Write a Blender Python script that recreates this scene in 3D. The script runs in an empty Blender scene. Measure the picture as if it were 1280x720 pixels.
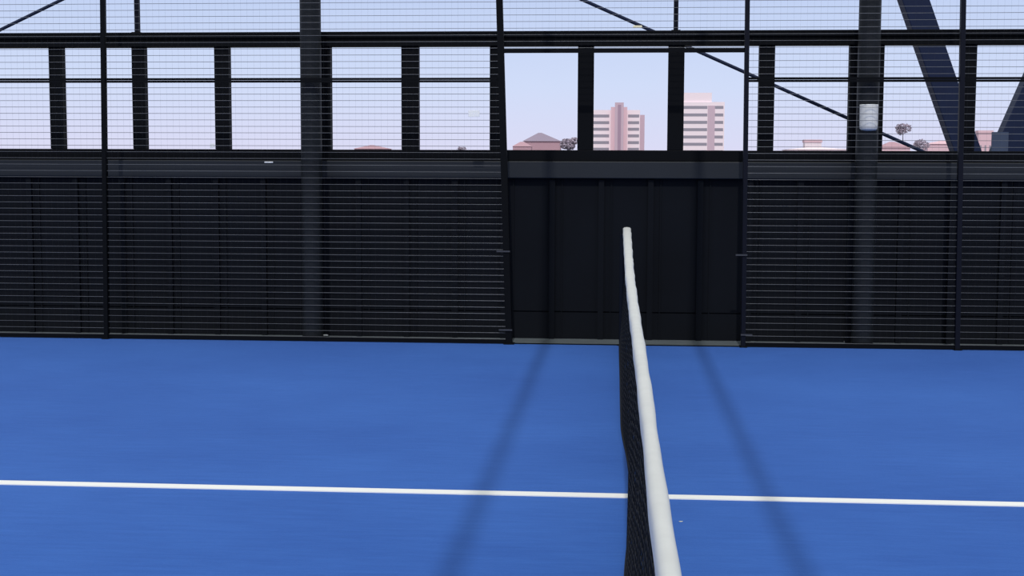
import bpy, math, random
from mathutils import Vector, Matrix
random.seed(7)
sc = bpy.context.scene
C = sc.collection

# ---------------------------------------------------------------- camera
F = 1725.4
YAW, PITCH, ROLL = -0.076, 0.0852, 0.0037
CAM = Vector((-0.063, 0.0, 1.3536))
D = 10.68                       # far fence plane (camera stands at y = 0)
cy, sy = math.cos(YAW), math.sin(YAW)
cp, sp = math.cos(PITCH), math.sin(PITCH)
fwd = Vector((sy*cp, cy*cp, -sp))
right0 = Vector((cy, -sy, 0))
up0 = right0.cross(fwd)
right = right0*math.cos(ROLL) + up0*math.sin(ROLL)
up = up0*math.cos(ROLL) - right0*math.sin(ROLL)
cam_d = bpy.data.cameras.new('camera')
cam = bpy.data.objects.new('camera', cam_d)
C.objects.link(cam)
M = Matrix((right, up, -fwd)).transposed().to_4x4()
M.translation = CAM
cam.matrix_world = M
cam_d.sensor_width = 36.0
cam_d.lens = F*36.0/1280.0
cam_d.clip_start = 0.05
cam_d.clip_end = 5000
sc.camera = cam

def at(px, py, Y):
    """world point seen at a pixel of the photograph, on the plane y = Y"""
    d = fwd*F + right*(px-640) - up*(py-360)
    return CAM + d*((Y-CAM.y)/d.y)
def X_at(px, py, Y): return at(px, py, Y).x
def Z_at(px, py, Y): return at(px, py, Y).z

# ---------------------------------------------------------------- materials
def new_mat(name):
    m = bpy.data.materials.new(name); m.use_nodes = True
    return m, m.node_tree, m.node_tree.nodes['Principled BSDF']
def plain(name, col, rough=0.6, metal=0.0, spec=0.5, var=0.12, scale=12.0, bump=0.0):
    m, nt, b = new_mat(name)
    tc = nt.nodes.new('ShaderNodeTexCoord')
    n = nt.nodes.new('ShaderNodeTexNoise'); n.inputs['Scale'].default_value = scale
    n.inputs['Detail'].default_value = 4
    nt.links.new(tc.outputs['Object'], n.inputs['Vector'])
    r = nt.nodes.new('ShaderNodeMix'); r.data_type = 'RGBA'
    r.inputs[6].default_value = tuple(c*(1-var) for c in col)+(1,)
    r.inputs[7].default_value = tuple(min(1, c*(1+var)) for c in col)+(1,)
    nt.links.new(n.outputs['Fac'], r.inputs[0])
    nt.links.new(r.outputs[2], b.inputs['Base Color'])
    b.inputs['Roughness'].default_value = rough
    b.inputs['Metallic'].default_value = metal
    b.inputs['Specular IOR Level'].default_value = spec
    if bump:
        bp = nt.nodes.new('ShaderNodeBump'); bp.inputs['Strength'].default_value = bump
        bp.inputs['Distance'].default_value = 0.004
        nt.links.new(n.outputs['Fac'], bp.inputs['Height'])
        nt.links.new(bp.outputs['Normal'], b.inputs['Normal'])
    return m

def turf_mat():
    m, nt, b = new_mat('blue_turf')
    N, L = nt.nodes, nt.links
    tc = N.new('ShaderNodeTexCoord')
    def noise(scale, sx, sy, det, rough=0.6):
        mp = N.new('ShaderNodeMapping'); mp.inputs['Scale'].default_value = (sx, sy, 1)
        L.new(tc.outputs['Object'], mp.inputs['Vector'])
        n = N.new('ShaderNodeTexNoise'); n.inputs['Scale'].default_value = scale
        n.inputs['Detail'].default_value = det; n.inputs['Roughness'].default_value = rough
        L.new(mp.outputs['Vector'], n.inputs['Vector']); return n
    big = noise(0.55, 1, 1.2, 3); fine = noise(30, 0.12, 1.0, 5, 0.7); grain = noise(160, 1, 1, 2)
    a = N.new('ShaderNodeMath'); a.operation = 'MULTIPLY_ADD'
    L.new(fine.outputs['Fac'], a.inputs[0]); a.inputs[1].default_value = 0.55
    s = N.new('ShaderNodeMath'); s.operation = 'MULTIPLY'; s.inputs[1].default_value = 0.6
    L.new(big.outputs['Fac'], s.inputs[0]); L.new(s.outputs[0], a.inputs[2])
    cr = N.new('ShaderNodeValToRGB')
    cr.color_ramp.elements[0].position = 0.38; cr.color_ramp.elements[1].position = 0.76
    cr.color_ramp.elements[0].color = (0.022, 0.090, 0.365, 1)
    cr.color_ramp.elements[1].color = (0.040, 0.140, 0.485, 1)
    L.new(a.outputs[0], cr.inputs[0]); L.new(cr.outputs[0], b.inputs['Base Color'])
    b.inputs['Roughness'].default_value = 0.85
    b.inputs['Specular IOR Level'].default_value = 0.2
    b.inputs['Sheen Weight'].default_value = 0.7
    b.inputs['Sheen Roughness'].default_value = 0.22
    b.inputs['Sheen Tint'].default_value = (0.28, 0.46, 1.0, 1)
    bp = N.new('ShaderNodeBump'); bp.inputs['Strength'].default_value = 0.25; bp.inputs['Distance'].default_value = 0.006
    L.new(grain.outputs['Fac'], bp.inputs['Height']); L.new(bp.outputs['Normal'], b.inputs['Normal'])
    return m

MT = dict(
    turf=turf_mat(),
    line=plain('white_line_fibre', (0.86, 0.86, 0.84), 0.8, var=0.03, scale=60),
    band=plain('white_net_tape', (0.62, 0.63, 0.62), 0.7, var=0.10, scale=14, bump=0.3),
    cord=plain('black_net_cord', (0.010, 0.011, 0.014), 0.8, spec=0.2),
    black=plain('black_painted_steel', (0.0030, 0.0036, 0.0050), 0.6, spec=0.08, scale=5),
    blue_black=plain('blue_black_painted_steel', (0.004, 0.006, 0.013), 0.6, spec=0.1, scale=5),
    post=plain('dark_satin_post', (0.005, 0.006, 0.012), 0.5, spec=0.12, scale=4),
    column=plain('dark_grey_painted_column', (0.010, 0.012, 0.015), 0.5, spec=0.18, scale=6),
    panel=plain('black_wall_board', (0.0034, 0.0046, 0.0076), 0.75, spec=0.12, scale=1.7, var=0.35),
    rail=plain('charcoal_rail', (0.012, 0.015, 0.020), 0.55, spec=0.3, scale=3),
    wire=plain('galvanised_wire_glints', (0.115, 0.12, 0.135), 0.38, metal=0.3, spec=0.5, scale=1.1, var=0.75),  # broad tone variation in the colour stands in for glints along the wires
    wire_v=plain('dark_thin_wire', (0.020, 0.022, 0.028), 0.6, metal=0.0, spec=0.3),
    clamp=plain('grey_clamp', (0.035, 0.037, 0.045), 0.5),
    concrete=plain('grey_concrete', (0.085, 0.102, 0.112), 0.9, var=0.3, scale=7, bump=0.2),
    ground=plain('outer_ground', (0.20, 0.19, 0.185), 0.95, var=0.2, scale=0.05),
    white=plain('white_plastic', (0.72, 0.72, 0.70), 0.5, var=0.03),
    tag=plain('bright_white', (0.9, 0.9, 0.88), 0.5, var=0.02),
    yellow=plain('pale_yellow', (0.85, 0.78, 0.50), 0.5, var=0.02),
    navy=plain('navy_painted_steel', (0.006, 0.013, 0.045), 0.6, spec=0.2),
    slate=plain('slate_blue_steel', (0.045, 0.065, 0.12), 0.6, spec=0.3),
    pinkwhite=plain('hazed_pink_render', (0.97, 0.82, 0.87), 0.9, var=0.03, scale=0.1),  # far facades: distance haze put into a paler colour
    pinkshaft=plain('dusty_pink_render', (0.62, 0.46, 0.54), 0.9, var=0.03, scale=0.1),
    shaftgap=plain('mauve_recess', (0.42, 0.29, 0.38), 0.9, var=0.03, scale=0.1),
    window_band=plain('hazed_window_band', (0.32, 0.29, 0.35), 0.5, var=0.05, scale=0.1),  # far window bands lightened in colour to suggest haze
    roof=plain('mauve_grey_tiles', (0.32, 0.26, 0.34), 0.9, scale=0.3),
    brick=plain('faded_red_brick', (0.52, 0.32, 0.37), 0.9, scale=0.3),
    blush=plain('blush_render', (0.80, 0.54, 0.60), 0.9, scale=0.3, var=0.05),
    foliage=plain('hazed_foliage', (0.36, 0.30, 0.37), 0.95, scale=0.6, var=0.3),  # haze over the far trees mixed into the leaf colour
    bark=plain('dark_bark', (0.10, 0.08, 0.08), 0.95),
)

# ---------------------------------------------------------------- mesh helpers
class MB:
    def __init__(self): self.v = []; self.f = []
    def box(self, x0, x1, y0, y1, z0, z1):
        n = len(self.v)
        self.v += [(x, y, z) for z in (z0, z1) for y in (y0, y1) for x in (x0, x1)]
        self.f += [tuple(n+i for i in q) for q in ((0,2,3,1),(4,5,7,6),(0,1,5,4),(2,6,7,3),(0,4,6,2),(1,3,7,5))]
        return self
    def tube(self, pts, r, n=8, cap=True, squash=None):
        pts = [Vector(p) for p in pts]; rings = []
        for i, p in enumerate(pts):
            t = (pts[min(i+1, len(pts)-1)]-pts[max(i-1, 0)]).normalized()
            ref = Vector((0, 0, 1)) if abs(t.z) < 0.9 else Vector((0, 1, 0))
            s = t.cross(ref).normalized(); u = s.cross(t)
            rr = r[i] if isinstance(r, (list, tuple)) else r
            b = len(self.v)
            for k in range(n):
                a = 2*math.pi*(k+0.5)/n
                self.v.append(tuple(p + s*math.cos(a)*rr + u*math.sin(a)*rr))
            rings.append(b)
        for a, b in zip(rings, rings[1:]):
            for k in range(n):
                k2 = (k+1) % n
                self.f.append((a+k, a+k2, b+k2, b+k))
        if cap:
            self.f.append(tuple(rings[0]+k for k in reversed(range(n))))
            self.f.append(tuple(rings[-1]+k for k in range(n)))
        return self
    def beam(self, p, q, w, h):
        """rectangular bar between two points; w across, h along y"""
        p, q = Vector(p), Vector(q); t = (q-p).normalized()
        dpt = Vector((0, 1, 0)); s = t.cross(dpt).normalized()
        n = len(self.v)
        for c in (p, q):
            for a, b in ((-1,-1),(1,-1),(1,1),(-1,1)):
                self.v.append(tuple(c + s*a*w/2 + dpt*b*h/2))
        self.f += [tuple(n+i for i in q_) for q_ in ((0,1,2,3),(7,6,5,4),(0,4,5,1),(1,5,6,2),(2,6,7,3),(3,7,4,0))]
        return self
    def build(self, name, mat, parent=None, origin=None, bevel=0.0, smooth=False):
        o0 = Vector(origin) if origin is not None else Vector((0, 0, 0))
        me = bpy.data.meshes.new(name)
        me.from_pydata([tuple(Vector(v)-o0) for v in self.v], [], self.f); me.update()
        me.materials.append(mat)
        if smooth:
            for p in me.polygons: p.use_smooth = True
        o = bpy.data.objects.new(name, me); C.objects.link(o)
        if parent is not None:
            o.parent = parent; o.location = o0 - parent.location
        else: o.location = o0
        if bevel:
            b = o.modifiers.new('bevel', 'BEVEL'); b.width = bevel; b.segments = 2; b.limit_method = 'ANGLE'
        return o
def tag(o, label=None, cat=None, group=None, kind=None):
    if label: o['label'] = label
    if cat: o['category'] = cat
    if group: o['group'] = group
    if kind: o['kind'] = kind
    return o
def empty(name, loc, label=None, cat=None, group=None, kind=None):
    o = bpy.data.objects.new(name, None); C.objects.link(o); o.location = loc
    o.empty_display_size = 0.1
    return tag(o, label, cat, group, kind)

WALL_Y = 11.08
# ================================================================ SETTING
floor = MB().box(-12, 12, -4, D+0.025, -0.06, 0.0).build('floor', MT['turf']); tag(floor, kind='structure')
g = MB().box(-900, 900, -60, 1500, -0.5, -0.061).build('outer_ground', MT['ground']); tag(g, kind='structure')
k = MB().box(-12, 12, D+0.026, WALL_Y+0.4, -0.06, -0.002).build('floor_kerb', MT['concrete']); tag(k, kind='structure')

ln = MB().box(-9.0, 9.0, D-5-0.034, D-5+0.034, 0.0, 0.004).build('court_line', MT['line'], origin=(0, D-5, 0))
tag(ln, 'long straight white line woven across the blue turf and passing under the net', 'line')

# ---- dark wall behind the court
wz = [Z_at(640, y, WALL_Y) for y in (187.5, 201.5, 222.5, 389)]
wall = MB()
wall.box(-9, 9, WALL_Y, WALL_Y+0.12, wz[3]+0.006, wz[2])
wall.box(-9, 9, WALL_Y-0.004, WALL_Y+0.12, -0.03, wz[3]-0.004)
wall.box(-9, 9, WALL_Y+0.02, WALL_Y+0.12, wz[3]-0.004, wz[3]+0.006)
sp_ = (X_at(872, 330, WALL_Y)-X_at(688, 330, WALL_Y))/3
xr = X_at(690, 330, WALL_Y)
for i in range(-22, 23):
    x = xr + i*sp_
    if -9 < x < 9:
        wall.box(x-0.022, x+0.022, WALL_Y-0.03, WALL_Y+0.01, -0.03, wz[2]-0.012)
        wall.box(x+0.075, x+0.083, WALL_Y-0.012, WALL_Y+0.01, -0.03, wz[2]-0.012)
wo = wall.build('wall_back', MT['panel']); tag(wo, kind='structure')
t1 = MB().box(-9, 9, WALL_Y-0.06, WALL_Y+0.10, wz[2], wz[1]).build('trim_1', MT['rail'], bevel=0.006); tag(t1, kind='structure')
t2 = MB().box(-9, 9, WALL_Y-0.02, WALL_Y+0.12, wz[1]+0.001, wz[0]).build('trim_2', MT['black'], bevel=0.004); tag(t2, kind='structure')

# ---- framed openings above the wall
WY = WALL_Y-0.02
win = empty('window_1', (0, WY, wz[0]), kind='structure')
bt, bb = Z_at(700, 38.8, WY), Z_at(700, 57.2, WY)
MB().box(-9, 9, WY-0.02, WY+0.10, bb, bb+0.047).box(-9, 9, WY, WY+0.10, bb+0.0475, bb+0.067).box(-9, 9, WY-0.02, WY+0.10, bb+0.0675, bt)\
    .build('top_beam', MT['black'], win, origin=(0, WY, bb), bevel=0.003)
mull = [(61.5,78),(165,181),(268,286),(396,413),(501.5,523),(612,628),(722,742),(835,855),(948.5,968),(1061.5,1080),(1087,1104.5),(1203.5,1220)]
mull = [(-148,-130), (-43,-26)] + mull + [(1318,1337)]
for a, b in mull:
    x0, x1 = X_at(a, 125, WY), X_at(b, 125, WY)
    MB().box(x0, x1, WY+0.005, WY+0.085, wz[0]+0.0005, bb-0.0005).build('mullion', MT['black'], win, origin=((x0+x1)/2, WY, wz[0]), bevel=0.003)

# ---- short posts that rise from the top beam
for px, lab in ((171.5, 'thin dark upright rising from the top beam, left end near the edge'),
                (845, 'thin dark upright rising from the top beam above the gap in the mesh')):
    x = X_at(px, 20, WY+0.04)
    up_ = empty('upright_post', (x, WY+0.04, bt), lab, 'post')
    MB().box(x-0.018, x+0.018, WY+0.022, WY+0.058, bt, 4.4).build('pole', MT['post'], up_, origin=(x, WY+0.04, bt))
    MB().box(x-0.035, x+0.035, WY-0.005, WY+0.085, bt, bt+0.006).build('base_plate', MT['black'], up_, origin=(x, WY+0.04, bt))

# ================================================================ COLUMNS AND ADDED UNSEEN OVERHEAD FRAME
COLY = D+0.135
cx_l, cx_r = X_at(388.5, 100, COLY), X_at(1085.5, 100, COLY)
def column(x, y, label, z1=4.5):
    c = empty('steel_column', (x, y, 0), label, 'column')
    MB().tube([(x, y, 0.0), (x, y, z1)], 0.083, 28).build('shaft', MT['column'], c, origin=(x, y, 0), smooth=True).modifiers.new('edge', 'EDGE_SPLIT')
    MB().box(x-0.11, x+0.11, y-0.095, y+0.11, -0.002, 0.012).build('base_plate', MT['black'], c, origin=(x, y, 0), bevel=0.002)
    return c
column(cx_l, COLY, 'plain round dark grey column behind the left stretch of wire mesh')
column(cx_r, COLY, 'round dark grey column carrying a small white housing, right of the gap')
column(cx_l, -2.0, 'added unseen column behind the viewer on the left, carrying the shadow-casting frame')  # near pair added out of view to carry the stripe-casting joists
column(cx_r, -2.0, 'added unseen column behind the viewer on the right, carrying the shadow-casting frame')
def overhead(name, lab, x0, x1, y0, y1, z0, z1, cat='beam', group=None):
    o = MB().box(x0, x1, y0, y1, z0, z1).build(name, MT['column'], origin=((x0+x1)/2, (y0+y1)/2, z0), bevel=0.004)
    return tag(o, lab, cat, group)
overhead('added_header', 'added unseen header holding the shadow-casting joists above the far fence', -4, 4, COLY-0.06, COLY+0.06, 4.5, 4.62)  # headers are unseen additions that hold up the joists
overhead('added_header', 'added unseen header holding the shadow-casting joists behind the viewer', -4, 4, -2.06, -1.94, 4.5, 4.62)
for x, s in ((-0.615, 'left'), (0.575, 'right')):  # joists added out of view to cast the two turf stripes
    overhead('shadow_joist', 'added unseen joist casting a shadow stripe on the turf to the %s of the net' % s, x-0.036, x+0.036, -2.1, COLY+0.1, 4.62, 4.70, 'joist')

# white housing on the right hand column
hx = cx_r
zt, zb = Z_at(1085, 131.5, COLY-0.09), Z_at(1085, 163.5, COLY-0.09)
hs = empty('wall_housing', (hx, COLY-0.08, zb), 'small off-white rounded housing fixed to the front of the right-hand column', 'housing')
mb = MB(); rs = [0.030, 0.058, 0.066, 0.068, 0.069, 0.069, 0.066]; hh = zt-zb
zz = [0, 0.006, 0.018, 0.05, hh-0.02, hh-0.006, hh-0.001]
mb.tube([(hx, COLY-0.055, zb+z) for z in zz], rs, 28)
mb.build('cover', MT['white'], hs, origin=(hx, COLY-0.055, zb), smooth=True)
mb = MB().tube([(hx, COLY-0.055, zt-0.0008), (hx, COLY-0.055, zt+0.006)], [0.071, 0.069], 28)
mb.build('lid', MT['tag'], hs, origin=(hx, COLY-0.055, zt), smooth=False)

# ================================================================ WIRE MESH FENCE
Zseam = Z_at(640, 100, D)
def post(px_top, px_bot, w, label, mat='post', clamps=(), ztop=3.1):
    x1, x0 = X_at(px_top, 25, D), X_at(px_bot, 415, D)
    z1, z0 = Z_at(px_top, 25, D), Z_at(px_bot, 415, D)
    f = lambda z: x0 + (x1-x0)*(z-z0)/(z1-z0)
    e = empty('fence_post', (f(0), D, 0), label, 'post')
    MB().beam((f(0), D, 0.0), (f(ztop), D, ztop), w, 0.05).build('pole', MT[mat], e, origin=(f(0), D, 0), bevel=0.003)
    MB().box(f(0)-w*0.85, f(0)+w*0.85, D-0.045, D+0.045, 0.0, 0.008).build('base_plate', MT['black'], e, origin=(f(0), D, 0), bevel=0.002)
    MB().beam((f(ztop), D, ztop), (f(ztop+0.012), D, ztop+0.012), w*1.15, 0.056).build('cap', MT['black'], e, origin=(f(ztop), D, ztop))
    for y, side in clamps:
        z = Z_at(px_bot, y, D); xc = f(z)
        MB().box(xc-w/2-(0.05 if side < 0 else 0.004), xc+w/2+(0.05 if side > 0 else 0.004), D-0.034, D-0.026, z-0.006, z+0.006)\
            .build('clamp', MT['clamp'], e, origin=(xc, D, z))
    return f
fL = post(129, 133.5, 0.034, 'slim dark fence post between the two left-hand mesh panels', 'black')
fA = post(625, 636, 0.050, 'thick dark fence post at the left edge of the gap in the mesh', 'black', ((314, -1), (412, -1)))
fB = post(934, 929, 0.034, 'dark fence post at the right edge of the gap in the mesh', 'post', ((318.5, -1), (418, 1)))
fR = post(1203.5, 1196.5, 0.036, 'slim dark fence post right of the column with the white housing', 'post')
FXL, FXR = -6.2, 4.6
fLL = lambda z: FXL
fRR = lambda z: FXR

def wire_panel(fa, fb, ha, hb, z0, z1, label, bar=0.016, phase=0.0, low=None):
    xm = (fa((z0+z1)/2)+fb((z0+z1)/2))/2
    e = empty('wire_fence', (xm, D, z0), label, 'fence', 'wire mesh sections of the court fence')
    lb = low or bar
    xa, xb = (lambda z: fa(z)+ha/2+0.001), (lambda z: fb(z)-hb/2-0.001)
    MB().box(xa(z0), xb(z0), D-0.012, D+0.012, z0, z0+lb).build('bottom_rail', MT['black'], e, origin=(xm, D, z0))
    MB().box(xa(z1), xb(z1), D-0.012, D+0.012, z1-bar, z1).build('top_rail', MT['black'], e, origin=(xm, D, z1-bar))
    w = MB(); pitch = 0.05
    n0 = math.ceil((z0+lb-phase)/pitch); z = n0*pitch+phase
    while z < z1-bar:
        w.tube([(xa(z), D-0.004, z), (xb(z), D-0.004, z)], 0.0018, 6, cap=False)
        z += pitch
    w.build('horizontal_wires', MT['wire'], e, origin=(xm, D, z0), smooth=True)
    v = MB(); x = math.ceil(max(xa(z0), xa(z1))/pitch)*pitch
    while x < min(xb(z0), xb(z1)):
        v.tube([(x, D+0.0005, z0+lb*0.5), (x, D+0.0005, z1-bar*0.5)], 0.0003, 4, cap=False); x += pitch
    v.build('vertical_wires', MT['wire_v'], e, origin=(xm, D, z0))
    return e
ZT = 3.08
sl, su = Zseam-0.0015, Zseam+0.0015
PH = Z_at(70, 69.8, D) % 0.05
PH2 = PH
bays = [(fLL, 0, fL, 0.034, 'at the left edge of the fence', PH),
        (fL, 0.034, fA, 0.050, 'in the wide bay crossing the left column', PH),
        (fB, 0.034, fR, 0.036, 'in the bay crossing the right column', PH),
        (fR, 0.036, fRR, 0, 'at the right edge of the fence', PH)]
for fa, ha, fb, hb, where, ph in bays:
    wire_panel(fa, fb, ha, hb, 0.004, sl, 'tall lower fence section of horizontal wires ' + where, phase=ph, low=0.030)
    wire_panel(fa, fb, ha, hb, su, ZT, 'upper fence section of horizontal wires ' + where, phase=ph)
zl = Z_at(780, 63.2, D)
wire_panel(fA, fB, 0.05, 0.034, zl-0.016, ZT, 'short upper wire fence section bridging the gap above the net', bar=0.033, phase=PH)
# threshold across the gap
th = MB().box(fA(0)+0.045, fB(0)-0.032, D-0.004, D+0.024, 0.0, 0.006).build('threshold_strip', MT['black'], origin=((fA(0)+fB(0))/2, D+0.01, 0))
tag(th, 'low dark strip along the turf edge in the gap of the fence', 'strip')

# ================================================================ NET
# wandering line of the tape, top of the net, as (y, x)
NET_TOP, SAG = 0.92, 0.04
Y1, Y0 = D-0.03, 0.72
def net_h(y):
    t = min(max((y-Y0)/(Y1-Y0), 0), 1)
    return NET_TOP - SAG*4*t*(1-t)
pts_px = [(783.6,283),(787.3,340),(792.3,380),(801.0,440),(809,500),(816.3,560),(824,620),(832,670),(840,720)]
tape = []
for px, py in pts_px:
    lo, hi = 1.0, D+1
    for _ in range(50):
        m = (lo+hi)/2
        if at(px, py, m).z > net_h(m): lo = m       # ray still above the tape
        else: hi = m
    tape.append((m, at(px, py, m).x))
tape.sort()
def interp(tab, y):
    if y <= tab[0][0]: return tab[0][1]
    for (a, va), (b, vb) in zip(tab, tab[1:]):
        if y <= b:
            t = (y-a)/(b-a); return va+(vb-va)*t
    return tab[-1][1]
def smooth(tab, y, w=0.35):
    return sum(interp(tab, y+w*k_/3) for k_ in range(-3, 4))/7
def top_x(y): return smooth(tape, min(y, Y1), 0.25)
# bottom hem of the net: leftmost visible edge on the ground
hem_px = [(774,436),(775,470),(775.5,500),(776.5,540),(783,562),(786.5,590),(790.5,618),(788,650),(783,690),(779.5,720)]
hem = []
for px, py in hem_px:
    lo, hi = 2.0, 12.0
    for _ in range(50):
        m = (lo+hi)/2
        if at(px, py, m).z > 0.02: lo = m
        else: hi = m
    hem.append((m, at(px, py, m).x))
hem.sort()
def hem_x(y): return smooth(hem, y, 0.3) if y > hem[0][0] else hem[0][1]
BAND_H = 0.05
net = empty('court_net', (0, (Y0+Y1)/2, 0), 'black court net with white tape along the top, running away from the viewer', 'net')
NO = (0, (Y0+Y1)/2, 0)
def net_pt(y, s):          # s: 0 at the hem, 1 at the top
    zt_ = net_h(y)-0.02
    b = hem_x(y)+0.004; t = top_x(y)
    x = t + (b-t)*(1-s)**1.35 + (0.004*math.sin(y*9+s*4) + 0.0022*math.sin(y*31+s*17))*(1-s)*s*4
    return Vector((x, y, 0.012+(zt_-0.012)*s))
cord = MB(); ny = int((Y1-Y0)/0.04); nz = 30
for i in range(ny+1):
    y = Y0+(Y1-Y0)*i/ny
    cord.tube([net_pt(y, s/8) for s in range(9)], 0.0024, 4, cap=False)
for j in range(nz+1):
    s = j/nz*0.985
    cord.tube([net_pt(Y0+(Y1-Y0)*i/190, s) for i in range(191)], 0.0024, 4, cap=False)
cord.build('netting', MT['cord'], net, origin=NO)
hm = MB().tube([net_pt(Y0+(Y1-Y0)*i/140, 0)-Vector((0, 0, 0.002)) for i in range(141)], 0.008, 8)
hm.build('hem', MT['cord'], net, origin=NO, smooth=True)
# white tape: folded over the top cord
wtab = [(0.7, 0.027), (1.6, 0.027), (2.4, 0.027), (3.0, 0.030), (4.9, 0.036), (7.5, 0.046), (10.0, 0.058), (10.7, 0.062)]
tp = MB(); NP = 150; prof_n = None; prev = None
for i in range(NP+1):
    y = Y0+(Y1-Y0)*i/NP; w = interp(wtab, y)/2*(1+0.05*math.sin(y*7.1)+0.03*math.sin(y*17)); x = top_x(y); z = net_h(y)
    prof = [(-w*0.92, -BAND_H), (-w, -BAND_H*0.6), (-w, -0.010), (-w*0.75, -0.003), (-w*0.3, 0.0), (w*0.3, 0.0), (w*0.75, -0.003), (w, -0.010), (w, -BAND_H*0.6), (w*0.92, -BAND_H)]
    b = len(tp.v); tp.v += [(x+p[0], y, z+p[1]) for p in prof]; n = len(prof)
    if prev is not None:
        for k_ in range(n):
            k2 = (k_+1) % n
            tp.f.append((prev+k_, prev+k2, b+k2, b+k_))
    else: tp.f.append(tuple(range(b, b+n)))
    prev = b
tp.f.append(tuple(reversed(range(prev, prev+n))))
tp.build('top_tape', MT['band'], net, origin=NO, smooth=True).modifiers.new('edge', 'EDGE_SPLIT').split_angle = math.radians(50)
# net post at the far end
for yy, lab in ((D-0.005, 'dark square net post at the far end of the net'), (Y0-0.04, 'dark square net post at the near end of the net')):
    xp = top_x(yy)-0.022
    pe = empty('net_post', (xp, yy, 0), lab, 'post')
    MB().box(xp-0.03, xp+0.03, yy-0.02, yy+0.02, 0.0, NET_TOP-0.055).build('pole', MT['blue_black'], pe, origin=(xp, yy, 0), bevel=0.003)
    MB().box(xp-0.045, xp+0.045, yy-0.022, yy+0.022, 0.0, 0.008).build('base_plate', MT['black'], pe, origin=(xp, yy, 0), bevel=0.002)

# ================================================================ SMALL PALE MARKS (unidentified spots, built as plain solid pieces)
def flat_piece(name, px, py, wpx, hpx, Y, label, cat, mat, t=0.003):
    p = at(px, py, Y); s = (Y)/F
    w, h = wpx*s, hpx*s
    o = MB().box(p.x-w/2, p.x+w/2, Y-t, Y, p.z-h/2, p.z+h/2).build(name, MT[mat], origin=tuple(p), bevel=min(w, h)*0.2)
    return tag(o, label, cat)
flat_piece('mesh_spot', 592.5, 142, 14, 8, D-0.0065, 'small unidentified white piece on the wires left of the gap', 'tag', 'tag')
flat_piece('mesh_spot', 797, 33.2, 11, 2.6, D-0.0065, 'tiny unidentified pale yellow piece on the wires high above the net', 'tag', 'yellow')
flat_piece('rail_spot', 336, 202.8, 11, 1.8, WALL_Y-0.0602, 'small unidentified white piece on the wall rail left of the left column', 'clip', 'tag')
flat_piece('sill_spot', 265.5, 182, 6, 5, WALL_Y-0.021, 'tiny unidentified white block on the sill near the foot of a mullion, far left', 'block', 'tag')
def fleck(px, py, w, d, h, z, label, mat='tag'):  # small solid for a pale spot of unknown kind
    lo, hi = 2.0, 12.0
    for _ in range(50):
        m = (lo+hi)/2
        if at(px, py, m).z > z: lo = m
        else: hi = m
    p = at(px, py, m); mb = MB(); n = 9; b = 0
    ring = []
    mb.v.append((p.x, m, z+h))
    for k_ in range(n):
        a = 2*math.pi*k_/n; r = 0.75+0.25*math.sin(k_*2.3)
        mb.v.append((p.x+math.cos(a)*w/2*r, m+math.sin(a)*d/2*r, z+h*0.5*(1+0.5*math.sin(k_*1.7))))
    for k_ in range(n):
        a = 2*math.pi*k_/n; r = 0.6
        mb.v.append((p.x+math.cos(a)*w/2*r, m+math.sin(a)*d/2*r, z))
    for k_ in range(n):
        k2 = (k_+1) % n
        mb.f.append((0, 1+k_, 1+k2)); mb.f.append((1+k_, 1+n+k_, 1+n+k2, 1+k2))
    mb.f.append(tuple(1+n+k_ for k_ in reversed(range(n))))
    return tag(mb.build('pale_fleck', MT[mat], origin=(p.x, m, z)), label, 'fleck')
fleck(851, 652, 0.022, 0.010, 0.002, 0.0, 'tiny unidentified pale scrap lying on the blue turf right of the net', 'yellow')
fleck(407, 419.5, 0.075, 0.03, 0.012, -0.002, 'unidentified pale scrap on the kerb at the foot of the left column')
fleck(1058, 428, 0.055, 0.03, 0.012, -0.002, 'unidentified pale scrap on the kerb at the foot of the right column')

# ================================================================ STEELWORK BEHIND THE WALL
BY = 13.2
mast_x = X_at(389, 20, BY)
apex = at(381, -147, BY); apex.x = mast_x
ms = empty('rear_mast', (mast_x, BY, -0.061), 'slim dark mast behind the left column holding two tie rods', 'mast')
MB().tube([(mast_x, BY, -0.061), (mast_x, BY, apex.z+0.12)], 0.05, 16).build('pole', MT['post'], ms, origin=(mast_x, BY, -0.061), smooth=True)
MB().tube([(mast_x, BY-0.07, apex.z), (mast_x, BY+0.07, apex.z)], 0.07, 16).build('rod_collar', MT['black'], ms, origin=(mast_x, BY, apex.z))
def rod(pa, pb, r, label):
    """tie rod from the mast head through the given point down to the ground"""
    a, b = Vector(pa), Vector(pb); t = (a.z+0.061)/(a.z-b.z)
    e_ = a+(b-a)*t
    o = empty('tie_rod', tuple(e_), label, 'rod')
    MB().tube([a, e_], r, 10).build('rod', MT['navy'], o, origin=tuple(e_), smooth=True)
    m0 = a+(b-a)*0.08; m1 = a+(b-a)*0.11
    MB().tube([m0, m1], r*1.7, 10).build('turnbuckle', MT['navy'], o, origin=tuple(m0), smooth=True)
rod(apex+Vector((0.085, 0, 0)), at(1150, 188, BY), 0.0165, 'thin dark tie rod slanting down to the right across the openings')
rod(apex-Vector((0.085, 0, 0)), at(0, 37.5, BY), 0.0165, 'thin dark tie rod slanting down to the left in the top left corner')
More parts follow.
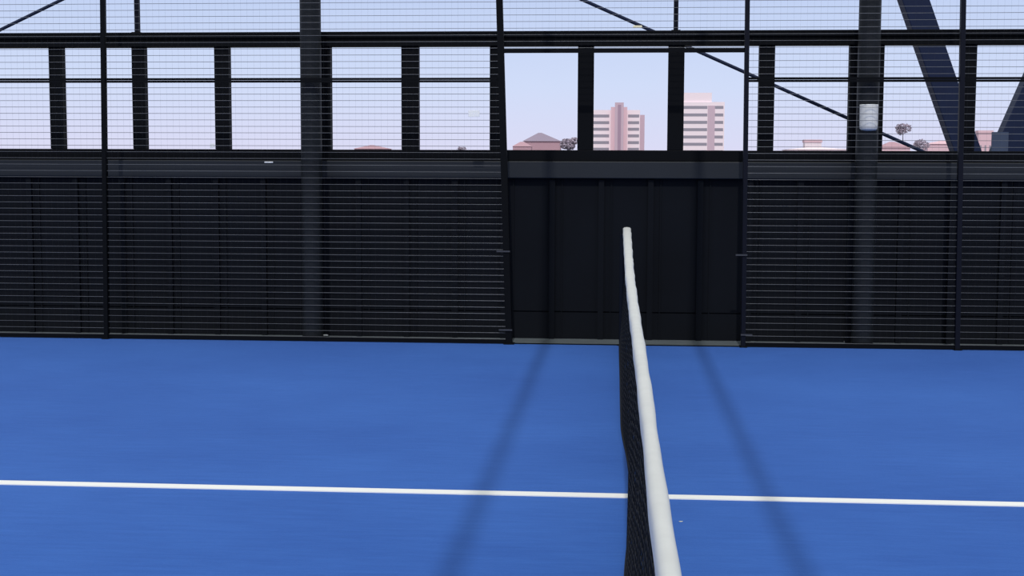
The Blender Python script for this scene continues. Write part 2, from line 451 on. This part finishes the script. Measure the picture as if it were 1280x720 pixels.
# V brace
VY = 16.0
node = at(1228, 222, VY)
vb = empty('v_brace', (node.x, VY, -0.061), 'heavy navy steel V brace rising behind the wall at the right', 'brace')
pxw = VY/F
a0, a1 = at(1206, 187, VY), at(1141.5, 0, VY)
dirA = (a1-a0).normalized(); A1 = a0+dirA*4.0; A0 = a0-dirA*0.35
MB().beam(A0, A1, 0.285, 0.25).build('left_arm', MT['navy'], vb, origin=tuple(A0), bevel=0.01)
b0, b1 = at(1266, 187, VY), at(1318, 70, VY)
dirB = (b1-b0).normalized(); B1 = b0+dirB*4.2; B0 = b0-dirB*0.4
MB().beam(B0, B1, 0.42, 0.25).build('right_arm', MT['navy'], vb, origin=tuple(B0), bevel=0.01)
pn = at(1228, 215, VY)
MB().box(pn.x-0.16, pn.x+0.30, VY-0.13, VY+0.13, -0.061, pn.z-0.02).build('stub_column', MT['navy'], vb, origin=(pn.x, VY, -0.061), bevel=0.01)
g0, g1 = at(1240, 165, VY-0.14), at(1259, 215, VY-0.14)
MB().box(g0.x, g1.x, VY-0.145, VY-0.125, g1.z, g0.z).build('gusset_plate', MT['slate'], vb, origin=(g0.x, VY-0.14, g1.z))

# ================================================================ FAR BUILDINGS
def tower(name, Y, label, x0, x1, ytop, bands, shaft=None, step=None, side=None, bpitch=3.0, yscale=1.0, bandx=None):
    s = Y/F
    zt = Z_at((x0+x1)/2, ytop, Y); X0, X1 = X_at(x0, 150, Y), X_at(x1, 150, Y)
    dep = 14.0
    e = empty(name, ((X0+X1)/2, Y, -0.061), label, 'building')
    O = ((X0+X1)/2, Y, -0.061)
    MB().box(X0, X1, Y, Y+dep, -0.061, zt).build('facade', MT['pinkwhite'], e, origin=O)
    ysp = (bands[-1]-bands[0])/(len(bands)-1)
    allb = list(bands); yb = bands[-1]
    while Z_at(x0, yb+ysp, Y) > 3: yb += ysp; allb.append(yb)
    for yb in allb:
        z = Z_at((x0+x1)/2, yb, Y); h = 3.6*s
        for (u, v) in bandx:
            MB().box(X_at(u, 150, Y), X_at(v, 150, Y), Y-0.05, Y+0.6, z-h/2, z+h/2).build('window_strip', MT['window_band'], e, origin=(X_at(u, 150, Y), Y, z))
    return e, O, X0, X1, zt, dep
Y_A = 620.0
e, O, X0, X1, zt_, dep = tower('apartment_tower', Y_A, 'pale pink tower with a central stair shaft, left of the two towers',
    736, 800, 137.5, [145, 153.3, 161.5, 169.8, 178.2], bandx=[(738, 761.5), (785, 799)])
zs = Z_at(774, 128.5, Y_A)
MB().box(X_at(763.5, 150, Y_A), X_at(784, 150, Y_A), Y_A-2.2, Y_A+3, -0.061, Z_at(774, 134, Y_A)).build('stair_shaft', MT['blush'], e, origin=O)
MB().box(X_at(768.5, 150, Y_A), X_at(779.5, 150, Y_A), Y_A-3.0, Y_A+4, -0.061, zs).build('lift_tower', MT['pinkshaft'], e, origin=O)
MB().box(X_at(772.2, 150, Y_A), X_at(776.2, 150, Y_A), Y_A-3.1, Y_A-2.9, -0.061, zs-1.0).build('shaft_slot', MT['shaftgap'], e, origin=O)
MB().box(X1, X_at(806, 150, Y_A), Y_A+4, Y_A+dep, -0.061, zt_-2.0).build('side_wing', MT['pinkshaft'], e, origin=O)
Y_B = 560.0
e, O, X0, X1, zt_, dep = tower('apartment_tower', Y_B, 'pale pink tower with a stepped roof, right of the two towers',
    842, 905.5, 127.5, [134.2, 143.6, 152.9, 162, 171.2, 180.3], bandx=[(843, 884), (885, 904)])
MB().box(X_at(842, 150, Y_B), X_at(889.5, 150, Y_B), Y_B+0.5, Y_B+dep-1, zt_, Z_at(870, 115.8, Y_B)).build('roof_storey', MT['pinkwhite'], e, origin=O)
MB().box(X_at(884.5, 150, Y_B), X_at(893.5, 150, Y_B), Y_B-0.12, Y_B+0.5, -0.061, Z_at(888, 132, Y_B)).build('corner_pier', MT['pinkshaft'], e, origin=O)

def house(Y, x0, x1, yeave, xpk, ypk, label, wall='brick', roof='roof', flat=False):
    X0, X1 = X_at(x0, 180, Y), X_at(x1, 180, Y); ze = Z_at((x0+x1)/2, yeave, Y); dep = (X1-X0)*0.8
    o = ((X0+X1)/2, Y, -0.061)
    e = empty('house', o, label, 'house')
    MB().box(X0, X1, Y, Y+dep, -0.061, ze).build('wall', MT[wall], e, origin=o)
    ov = (X1-X0)*0.04; mb = MB()
    if flat:
        zp = Z_at(xpk, ypk, Y); mb.box(X0-ov, X1+ov, Y-ov, Y+dep+ov, ze, zp)
    else:
        p = at(xpk, ypk, Y); zp = p.z + 0
        mb.v = [(X0-ov, Y-ov, ze), (X1+ov, Y-ov, ze), (X1+ov, Y+dep+ov, ze), (X0-ov, Y+dep+ov, ze), (p.x-0.3, Y+dep/2, zp), (p.x+0.3, Y+dep/2, zp)]
        mb.f = [(0,1,5,4), (1,2,5), (2,3,4,5), (3,0,4), (3,2,1,0)]
    mb.build('roof', MT[roof], e, origin=o)
    w = MB(); nw = 3; wd = (X1-X0)
    for i in range(nw):
        xx = X0+wd*(i+0.5)/nw
        MB().box(xx-wd*0.05, xx+wd*0.05, Y-0.06, Y+0.1, ze*0.55, ze*0.75).build('window', MT['window_band'], e, origin=(xx, Y, ze*0.55))
    return e
house(240, 655, 700, 176.5, 674, 165.5, 'faded red house with a pointed grey roof, seen left of the net')
house(230, 641, 664, 183.0, 652, 177, 'low reddish house roof left of the pointed grey roof', 'brick', 'brick')
house(250, 443, 484, 186, 462, 181, 'low faded red roof just above the wall beside the left column', 'brick', 'brick')
house(330, 1006, 1027, 178, 1016, 174.5, 'small pale pink flat-roofed block in the opening left of the right column', 'pinkwhite', 'blush', True)
house(240, 1160, 1200, 180, 1182, 175.5, 'blush house under a low roof, left of the slim right post', 'blush', 'blush')
house(150, 1100, 1138, 185, 1118, 177, 'low reddish house right of the right column', 'blush', 'brick')
house(180, 1223, 1240.5, 166, 1232, 163, 'narrow pink block framed by the navy V brace', 'blush', 'blush', True)
house(260, 985, 1060, 187, 1022, 183, 'wide low pale roof just above the wall left of the right column', 'pinkwhite', 'pinkwhite')

def tree(Y, px, ytop, wpx, label, n=900, squash=0.8):
    s = Y/F; p = at(px, ytop, Y); r = wpx*s/2; zc = p.z-r*squash
    e = empty('tree', (p.x, Y, -0.061), label, 'tree')
    MB().tube([(p.x, Y, -0.061), (p.x+r*0.03, Y, zc*0.6), (p.x, Y, zc)], [r*0.08, r*0.06, r*0.03], 8).build('trunk', MT['bark'], e, origin=(p.x, Y, -0.061))
    mb = MB(); lobes = [(random.uniform(-.5, .5), random.uniform(-.5, .5), random.uniform(-.35, .45), random.uniform(.35, .6)) for _ in range(9)]
    for i in range(n):
        l = random.choice(lobes); v = Vector((random.gauss(0, 1), random.gauss(0, 1), random.gauss(0, 1))).normalized()*l[3]*random.uniform(.7, 1)
        c = Vector((p.x, Y, zc)) + Vector(((l[0]+v.x)*r, (l[1]+v.y)*r, (l[2]+v.z)*r*squash))
        a = Vector((random.gauss(0, 1), random.gauss(0, 1), random.gauss(0, 1))).normalized(); b_ = a.orthogonal().normalized(); q = r*0.12
        k0 = len(mb.v); mb.v += [tuple(c+a*q), tuple(c+b_*q), tuple(c-a*q), tuple(c-b_*q)]; mb.f.append((k0, k0+1, k0+2, k0+3))
    mb.build('foliage', MT['foliage'], e, origin=(p.x, Y, zc))
tree(200, 712, 169, 26, 'mauve-grey tree right of the pointed roof, left of the first tower')
tree(260, 690, 174, 24, 'small tree beside the wall of the house with the pointed roof')
tree(160, 1129, 153, 22, 'loose mauve-grey tree in the opening right of the right column', 420)
tree(200, 1150, 172, 24, 'low tree beneath the end of the tie rod', 260)
tree(210, 577, 181.5, 14, 'tiny treetop just above the wall left of the gap', 160)

# ================================================================ LIGHT
w = bpy.data.worlds.new('sky'); sc.world = w; w.use_nodes = True
nt = w.node_tree; bg = nt.nodes['Background']
tc = nt.nodes.new('ShaderNodeTexCoord'); sx = nt.nodes.new('ShaderNodeSeparateXYZ')
nt.links.new(tc.outputs['Generated'], sx.inputs[0])
cr = nt.nodes.new('ShaderNodeValToRGB'); el = cr.color_ramp.elements
def lin(r, g_, b): return tuple((c/255/12.92 if c/255 <= .04045 else ((c/255+.055)/1.055)**2.4) for c in (r, g_, b))+(1,)
el[0].position = 0.0; el[0].color = lin(222, 218, 243)
el[1].position = 1.0; el[1].color = lin(222, 226, 224)
for p_, c_ in ((0.02, (218, 220, 246)), (0.06, (209, 221, 249)), (0.13, (191, 208, 243)), (0.24, (196, 208, 236)), (0.45, (222, 226, 228))):
    q = el.new(p_); q.color = lin(*c_)
nt.links.new(sx.outputs['Z'], cr.inputs[0]); nt.links.new(cr.outputs[0], bg.inputs['Color'])
bg.inputs['Strength'].default_value = 1.0
sd = bpy.data.lights.new('sun', 'SUN'); sd.energy = 1.6; sd.angle = math.radians(1.0); sd.color = (1.0, 0.98, 0.95)
so = bpy.data.objects.new('sun', sd); C.objects.link(so)
elv = math.radians(48)
dv = Vector((0.0, math.cos(elv), -math.sin(elv)))
so.rotation_euler = dv.to_track_quat('-Z', 'Y').to_euler(); so.location = (0, -6, 9)

vs = sc.view_settings
sc.display_settings.display_device = 'sRGB'
vs.view_transform = 'Standard'; vs.look = 'None'; vs.exposure = 0.0; vs.gamma = 1.0; vs.use_curve_mapping = False
